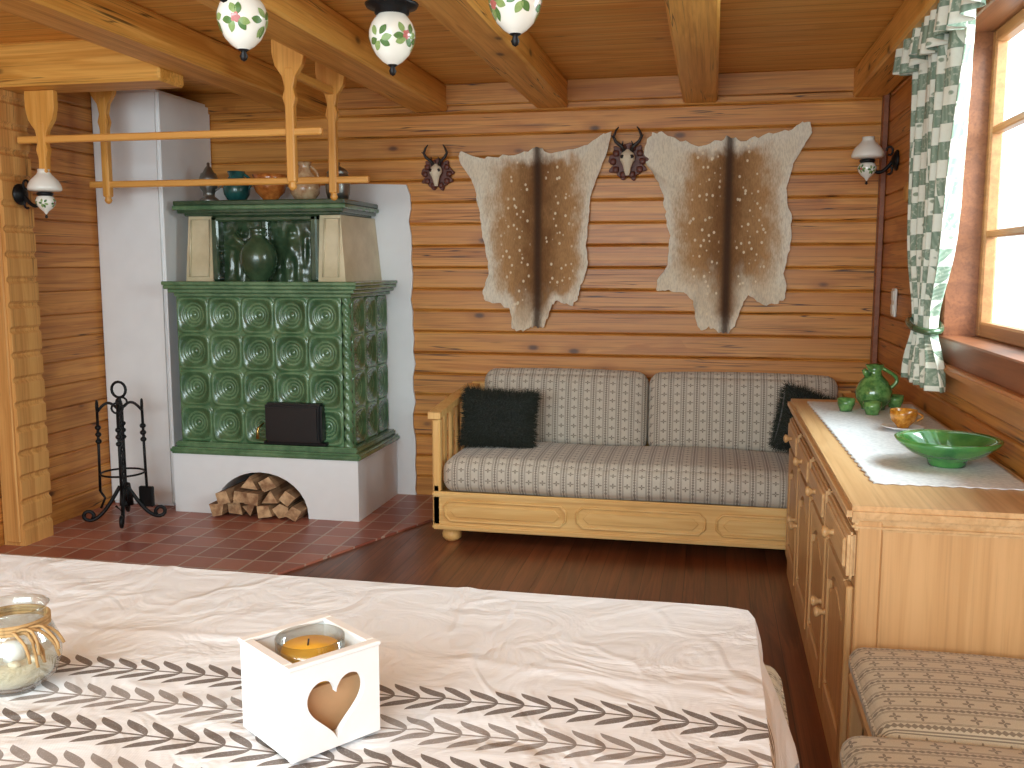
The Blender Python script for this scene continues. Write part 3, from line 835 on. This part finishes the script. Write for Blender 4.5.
for i,(cx,cy) in enumerate(((.575,4.27),(.670,4.19),(.80,4.42))):
    pot('green_pottery_cup',(cx,cy,zt),[(0,0),(.026,0),(.028,.01),(.036,.03),(.038,.055),(.034,.053),(.03,.02),(0,.008)],m_pot)
mb=MB(); L=(.725,3.82,zt)
mb.lathe([(0,0),(.035,0),(.075,.012),(.078,.016),(.07,.014),(.03,.006),(0,.006)],m_white,L,32)
mb.lathe([(.012,.006),(.022,.008),(.024,.016),(.044,.035),(.05,.06),(.05,.078),(.046,.076),(.044,.05),(.02,.02),(0,.018)],m_gold,L,32)
mb.tube([(L[0]+.048+.022*math.sin(pi*i/10),L[1],L[2]+.035+.032*i/10) for i in range(11)],.004,m_gold)
mb.done('gilded_cup_and_saucer')
mb=MB(); L=(.735,3.16,zt)
mb.lathe([(0,0),(.055,0),(.058,.012),(.06,.02),(.11,.04),(.15,.07),(.158,.085),(.152,.088),(.14,.078),(.10,.052),(.05,.03),(0,.026)],m_bowl,L,48)
mb.done('green_ceramic_bowl')
# ---------------------------------------------------------------- window
wn=empty('window_1')
mb=MB()
zb,ztp=1.215,2.43
mb.box(XR-.025,XR+.16,WY1-.035,WY1+.01,zb-.07,ztp,m_frame,.006)
mb.box(XR-.025,XR+.16,WY0-.01,WY0+.035,zb-.07,ztp,m_frame,.006)
mb.box(XR-.025,XR+.16,WY0,WY1,ztp-.03,ztp+.03,m_frame,.006)
mb.box(XR-.025,XR+.0,WY1-.005,WY1+.10,zb-.1,ztp+.07,m_frame,.006)
mb.box(XR-.025,XR+.0,WY0-.10,WY0+.005,zb-.1,ztp+.07,m_frame,.006)
mb.box(XR-.04,XR+.16,WY0-.01,WY1+.01,zb-.10,zb-.0,m_frame,.006)
child(mb.done('frame'),wn)
mb=MB()
xs=XR+.10
mid=(WY0+WY1)/2
for a,b in ((WY0+.035,mid),(mid,WY1-.035)):
    mb.box(xs,xs+.05,a,a+.05,zb,ztp-.03,m_win,.008); mb.box(xs,xs+.05,b-.05,b,zb,ztp-.03,m_win,.008)
    mb.box(xs,xs+.05,a+.05,b-.05,zb,zb+.06,m_win,.008); mb.box(xs,xs+.05,a+.05,b-.05,ztp-.08,ztp-.03,m_win,.008)
    for zz in (1.62,2.02): mb.box(xs+.005,xs+.045,a+.05,b-.05,zz-.014,zz+.014,m_win,.005)
mb.box(xs-.03,xs,mid+.02,mid+.035,1.70,1.84,m_white,.005)
child(mb.done('sashes'),wn)
def clearmat(name,f,rough=.02):
    g=G(name); nt=g.nt; tr=g.new('ShaderNodeBsdfTransparent'); gl=g.new('ShaderNodeBsdfGlossy'); gl.inputs['Roughness'].default_value=rough
    tr.inputs[0].default_value=(.96,.98,.97,1)
    fr=g.new('ShaderNodeLayerWeight'); fr.inputs[0].default_value=.35
    mp=g.new('ShaderNodeMath'); mp.operation='MULTIPLY_ADD'; nt.links.new(fr.outputs['Facing'],mp.inputs[0]); mp.inputs[1].default_value=f; mp.inputs[2].default_value=.05
    mx=g.new('ShaderNodeMixShader'); nt.links.new(mp.outputs[0],mx.inputs[0])
    nt.links.new(tr.outputs[0],mx.inputs[1]); nt.links.new(gl.outputs[0],mx.inputs[2]); nt.links.new(mx.outputs[0],nt.nodes['Material Output'].inputs[0])
    return g.mat
m_glass=clearmat('window_glass',.0)
m_cg=clearmat('clear_glass',.55)
mb=MB(); mb.box(xs+.022,xs+.028,WY0+.05,WY1-.05,zb+.03,ztp-.06,m_glass,0); child(mb.done('glass'),wn)
mb=MB(); mb.box(XR-.07,XR+.12,WY0-.15,WY1+.06,1.085,1.118,m_sill,.01,seg=3); mb.box(XR-.02,XR,WY0-.12,WY1+.04,1.0,1.085,m_sill,.006); child(mb.done('sill_board'),wn)
# curtain
cu=empty('window_curtain')
mb=MB()
def cur(u,v):
    z=2.50-v*1.48
    tie=1.26
    k=math.exp(-((z-tie)/.22)**2) if z>tie else math.exp(-((z-tie)/.13)**2)
    wfull=.72*(1-.25*v)
    wd=wfull*(1-.62*k)
    yc=4.08+.02*k
    yy=yc+(u-.5)*wd
    ph=u*2*pi*6
    xx=.840+(.034-.012*k)*math.sin(ph+.8*math.sin(z*3))+.008*math.sin(ph*2.3+z*2)-.0
    return (xx,yy,z)
mb.grid(cur,130,70,m_curt)
child(mb.done('drape'),cu)
mb=MB()
def val(u,v):
    yy=2.55+u*2.05; z=2.56-v*(.22+.04*abs(math.sin(u*pi*5)))
    xx=.79+.035*math.sin(u*2*pi*22)*(0.3+.7*v)+.01*math.sin(u*61)
    return (xx,yy,z)
mb.grid(val,320,14,m_curt); child(mb.done('valance'),cu)
mb=MB(); mb.tube([(.80,2.4,2.56),(.80,4.7,2.56)],.012,m_rack); 
mb.tube([(.84+.055*math.cos(2*pi*i/20),4.10+.14*math.sin(2*pi*i/20),1.26+.02*math.sin(2*pi*i/20)) for i in range(20)],.014,m_greenD,closed=True)
mb.tube([(.80,4.65,2.56),(.95,4.65,2.56)],.01,m_rack); mb.tube([(.80,2.45,2.56),(.95,2.45,2.56)],.01,m_rack)
child(mb.done('rod_and_tie'),cu)
for o in (bpy.data.objects['drape'],bpy.data.objects['valance']):
    q=o.modifiers.new('s','SOLIDIFY'); q.thickness=.003
# ---------------------------------------------------------------- benches
def pad(mb,x0,x1,y0,y1,z0,z1,m):
    mb.rbox(((x0+x1)/2,(y0+y1)/2,(z0+z1)/2),(x1-x0,y1-y0,z1-z0),min((z1-z0)*.48,.045),m,n=20,bulge=(.0,.0,.02))
    P=[];hw,hh=(x1-x0)/2,(y1-y0)/2
    for i in range(72):
        t=2*pi*i/72; P.append(((x0+x1)/2+(hw-.002)*math.copysign(abs(math.cos(t))**.16,math.cos(t)),(y0+y1)/2+(hh-.002)*math.copysign(abs(math.sin(t))**.16,math.sin(t)),(z0+z1)/2+.012))
    mb.tube(P,.005,m,seg=6,closed=True)
bn=empty('corner_bench')
mb=MB()
mb.box(.38,.92,.2,2.56,.39,.42,m_sbY,.006)
mb.box(.42,.45,.22,2.54,.0,.39,m_sbV,.004)
mb.box(.42,.92,2.51,2.54,.0,.39,m_sbV,.004)
mb.box(.89,.92,.2,2.54,.42,.74,m_sbY,.004)
child(mb.done('bench_frame'),bn)
mb=MB(); pad(mb,.375,.885,2.07,2.565,.42,.50,m_fabB)
child(mb.done('seat_pad_far'),bn)
mb=MB(); pad(mb,.29,.885,1.50,2.055,.42,.505,m_fabB); pad(mb,.33,.885,.95,1.49,.42,.50,m_fabB)
child(mb.done('seat_pad_near'),bn)
b2=empty('dining_bench')
mb=MB(); mb.box(-1.75,.16,2.0,2.36,.39,.42,m_sbY,.006)
for xx in (-1.6,.02):
    mb.box(xx-.03,xx+.03,2.04,2.32,0,.39,m_sbV,.006)
mb.box(-1.6,.02,2.16,2.2,.12,.2,m_sbY,.004)
child(mb.done('bench_frame'),b2)
mb=MB(); pad(mb,-.42,.19,1.97,2.40,.42,.50,m_fabB); pad(mb,-1.1,-.46,1.97,2.40,.42,.50,m_fabB); pad(mb,-1.76,-1.12,1.97,2.40,.42,.50,m_fabB)
child(mb.done('seat_pads'),b2)
# ---------------------------------------------------------------- table
tb=empty('dining_table')
mb=MB(); TX0,TX1,TY0,TY1=-2.35,.095,.98,2.055
mb.box(TX0,TX1,TY0,TY1,.715,.752,m_sbY,.006)
mb.box(TX0+.12,TX1-.14,TY0+.12,TY1-.12,.62,.715,m_sbY,.004)
for xx in (TX0+.15,TX1-.17):
    for yy in (TY0+.15,TY1-.15): mb.box(xx-.035,xx+.035,yy-.035,yy+.035,0,.62,m_sbV,.006)
child(mb.done('table_frame'),tb)
mb=MB()
def top(u,v):
    x=TX0-.01+u*(TX1-TX0+.02); y=TY0-.01+v*(TY1-TY0+.02)
    ex=max(0,x-(TX1-.05)); ey=max(0,y-(TY1-.05))
    if ex>0 and ey>0:
        k=1-.22*min(ex,ey)/.06; x=(TX1-.05)+ex*k; y=(TY1-.05)+ey*k
    z=.755+.0030*max(0,noise.noise(Vector((x*3,y*5,1))))+.0015*math.sin(y*9+x*2)
    z+=.0035*math.exp(-((x+.55+.12*math.sin(y*3))/.018)**2)+.003*math.exp(-((x+1.5-.1*y)/.016)**2)+.003*math.exp(-((y-1.62+.06*math.sin(x*2))/.014)**2)
    return (x,y,z)
NX,NY=320,110
mb.grid(top,NX,NY,m_cloth)
per=[]
for i in range(NX): per.append((top(i/NX,0),(0,-1)))
for j in range(NY): per.append((top(1,j/NY),(1,0) if 0<j else (.7,-.7)))
for i in range(NX): per.append((top(1-i/NX,1),(0,1) if i else (.7,.7)))
for j in range(NY): per.append((top(0,1-j/NY),(-1,0) if j else (-.7,.7)))
n=len(per); vs=[];fs=[]
rows=9
for k in range(rows+1):
    t=k/rows
    for i,(p,nn_) in enumerate(per):
        x,y,z=p
        s=(abs(x)+y)*6
        w=(.026*math.sin(s*2.4)+.014*math.sin(s*5.1+1))*t
        o=.012*math.sin(min(1,t*3)*pi/2)+w+.024*t
        drop=.17*t+(.010*abs(math.sin(i*.42)) if k==rows else 0)
        o=max(.002*t,o)
        vs.append((x+nn_[0]*o,y+nn_[1]*o,z-drop))
for k in range(rows):
    for i in range(n):
        fs.append((k*n+i,k*n+(i+1)%n,(k+1)*n+(i+1)%n,(k+1)*n+i))
mb.add(vs,fs,m_cloth)
random.seed(8)
base=[vs[rows*n+i] for i in range(NX,NX+NY)]
fv=[];ff=[]
for i in range(len(base)*2):
    b=Vector(base[i//2])+(Vector(base[min(i//2+1,len(base)-1)])-Vector(base[i//2]))*((i%2)/2)
    L=.045; o=len(fv); fv+=[b+Vector((0,-.0022,0)),b+Vector((0,.0022,0)),b+Vector((random.uniform(-.004,.008),.0015,-L)),b+Vector((random.uniform(-.004,.008),-.0015,-L))]; ff.append((o,o+1,o+2,o+3))
mb.add(fv,ff,m_cloth)
child(mb.done('tablecloth'),tb)
# ---------------------------------------------------------------- heart candle box
cb=empty('heart_candle_box')
M=Matrix.Translation((-.614,1.350,.7610))@Matrix.Rotation(math.radians(54),4,'Z')
H=.142; w=.079; t=.011
mb=MB()
def panel(yf,yb_):
    N=80; inner=[];outer=[]
    hz=H*.50; hs=.056
    for i in range(N):
        a=2*pi*i/N
        px,pz=hs*.0565*16*math.sin(a)**3,hs*.0625*(13*math.cos(a)-5*math.cos(2*a)-2*math.cos(3*a)-math.cos(4*a))
        inner.append((px,pz+hz))
        dx,dz=math.sin(a),math.cos(a); k=min(w/abs(dx) if abs(dx)>1e-6 else 9,(H/2)/abs(dz) if abs(dz)>1e-6 else 9)
        outer.append((dx*k,H/2+dz*k))
    for (qx,qz) in ((w,0),(w,H),(-w,0),(-w,H)):
        j=min(range(N),key=lambda i:(outer[i][0]-qx)**2+(outer[i][1]-qz)**2); outer[j]=(qx,qz)
    vs=[(a,yf,b) for a,b in inner]+[(a,yf,b) for a,b in outer]+[(a,yb_,b) for a,b in inner]+[(a,yb_,b) for a,b in outer]
    fs=[]
    for i in range(N):
        j=(i+1)%N
        fs+= [(i,j,N+j,N+i),(2*N+j,2*N+i,3*N+i,3*N+j),(i,2*N+i,2*N+j,j),(N+i,N+j,3*N+j,3*N+i)]
    mb.add(vs,fs,m_white,M,False)
panel(-w,-w+t)
mb.box(-w,-w+t,-w+t,w,0,H,m_white,.001,M=M); mb.box(w-t,w,-w+t,w,0,H,m_white,.001,M=M); mb.box(-w+t,w-t,w-t,w,0,H,m_white,.001,M=M)
mb.box(-w+t,w-t,-w+t,w-t,0,t,m_white,.001,M=M)
mb.box(-w-.003,w+.003,-w-.003,-w+.015,H,H+.007,m_white,.002,M=M); mb.box(-w-.003,w+.003,w-.015,w+.003,H,H+.007,m_white,.002,M=M)
mb.box(-w-.003,-w+.015,-w+.015,w-.015,H,H+.007,m_white,.002,M=M); mb.box(w-.015,w+.003,-w+.015,w-.015,H,H+.007,m_white,.002,M=M)
mb.box(-w+t+.001,w-t-.001,-w+.030,w-t-.001,t,.09,m_boxin,.001,M=M)
child(mb.done('wooden_box',fixn=True),cb)
m_wax=plain('orange_wax',srgb(246,190,70),.35,.1,20,0)
mb=MB()
mb.lathe([(0,.091),(.046,.091),(.047,.130),(.044,.137),(0,.138)],m_wax,(0,.004,0),28,M=M)
mb.tube([(0,.004,.137),(.002,.004,.148)],.0015,m_black,M=M)
child(mb.done('candle'),cb)
mb=MB(); mb.lathe([(.048,.092),(.053,.10),(.055,.152),(.052,.152),(.050,.102),(.0475,.095)],m_cg,(0,.004,0),32,M=M)
child(mb.done('glass_insert'),cb)
# ---------------------------------------------------------------- glass jar with twine
jr=empty('glass_candle_jar')
L=(-1.20,1.40,.7610)
m_sand=plain('sand',srgb(214,200,172),.9,.2,200,.5)
m_twine=wood('jute_twine',srgb(160,122,76),srgb(208,174,122),'z','x',None,.9,0,.6)
mb=MB(); mb.lathe([(0,0),(.05,0),(.068,.015),(.078,.045),(.078,.07),(.066,.10),(.055,.115),(.056,.135),(.062,.142),(.058,.142),(.052,.132),(.051,.115),(.062,.098),(.074,.07),(.074,.045),(.064,.018),(.048,.005),(0,.005)],m_cg,L,40)
child(mb.done('jar_glass'),jr)
mb=MB(); mb.lathe([(0,.007),(.048,.007),(.062,.019),(.068,.035),(.04,.045),(0,.042)],m_sand,L,32)
mb.lathe([(0,.04),(.018,.04),(.018,.075),(0,.078)],m_white,L,20)
for k in range(7):
    a=k*.9; mb.rbox((L[0]+.04*math.cos(a),L[1]+.04*math.sin(a),L[2]+.048),(.02,.014,.010),.0049,m_bone,n=4)
child(mb.done('sand_filling'),jr)
mb=MB()
for q in range(3):
    mb.tube([(L[0]+.060*math.cos(2*pi*i/32),L[1]+.060*math.sin(2*pi*i/32),L[2]+.108+q*.006) for i in range(32)],.0035,m_twine,closed=True,seg=6)
random.seed(5)
for k in range(9):
    a0=-.6+random.uniform(-.3,.3); P=[Vector((L[0]+.062*math.cos(a0),L[1]+.062*math.sin(a0),L[2]+.112))]
    d=Vector((random.uniform(.5,1),random.uniform(-.6,.5),random.uniform(-.2,.6))).normalized()
    for i in range(7):
        P.append(P[-1]+d*.011); d=(d+Vector((0,0,-.35))+Vector((random.uniform(-.25,.25),random.uniform(-.25,.25),0))).normalized()
        if P[-1].z<.766: P[-1].z=.766
    mb.tube(P,.0028,m_twine,seg=5)
child(mb.done('twine'),jr)
# ---------------------------------------------------------------- camera
al=math.atan(200/950);pp=math.atan(119/950)
H3=Vector((-math.sin(al),math.cos(al),0)); F=H3*math.cos(pp)+Vector((0,0,-math.sin(pp))); R=Vector((math.cos(al),math.sin(al),0)); Up=R.cross(F)
cd=bpy.data.cameras.new('camera'); cam=bpy.data.objects.new('camera',cd); S.collection.objects.link(cam)
Mx=Matrix((R,Up,-F)).transposed().to_4x4(); Mx.translation=(0,0,1.5); cam.matrix_world=Mx
cd.sensor_width=36; cd.lens=36*950/1024; cd.clip_start=.05
S.camera=cam
# ---------------------------------------------------------------- light
w=bpy.data.worlds.new('World'); S.world=w; w.use_nodes=True
bg=w.node_tree.nodes['Background']; bg.inputs[0].default_value=(.78,.94,1.0,1); bg.inputs[1].default_value=2.15
def area(name,loc,target,sx,sy,en,col=(1,1,1)):
    l=bpy.data.lights.new(name,'AREA'); l.shape='RECTANGLE'; l.size=sx; l.size_y=sy; l.energy=en; l.color=col
    o=bpy.data.objects.new(name,l); S.collection.objects.link(o); o.location=loc
    o.rotation_euler=(Vector(target)-Vector(loc)).to_track_quat('-Z','Y').to_euler(); return o
area('window_daylight',(2.3,3.3,2.4),(.3,3.6,1.1),2.4,1.8,320,(.84,.96,1))
area('room_daylight',(-1.2,-1.4,1.9),(-1.2,4.5,1.4),3.2,1.4,150,(.82,.95,1))
S.view_settings.view_transform='Standard'
S.view_settings.exposure=0.05
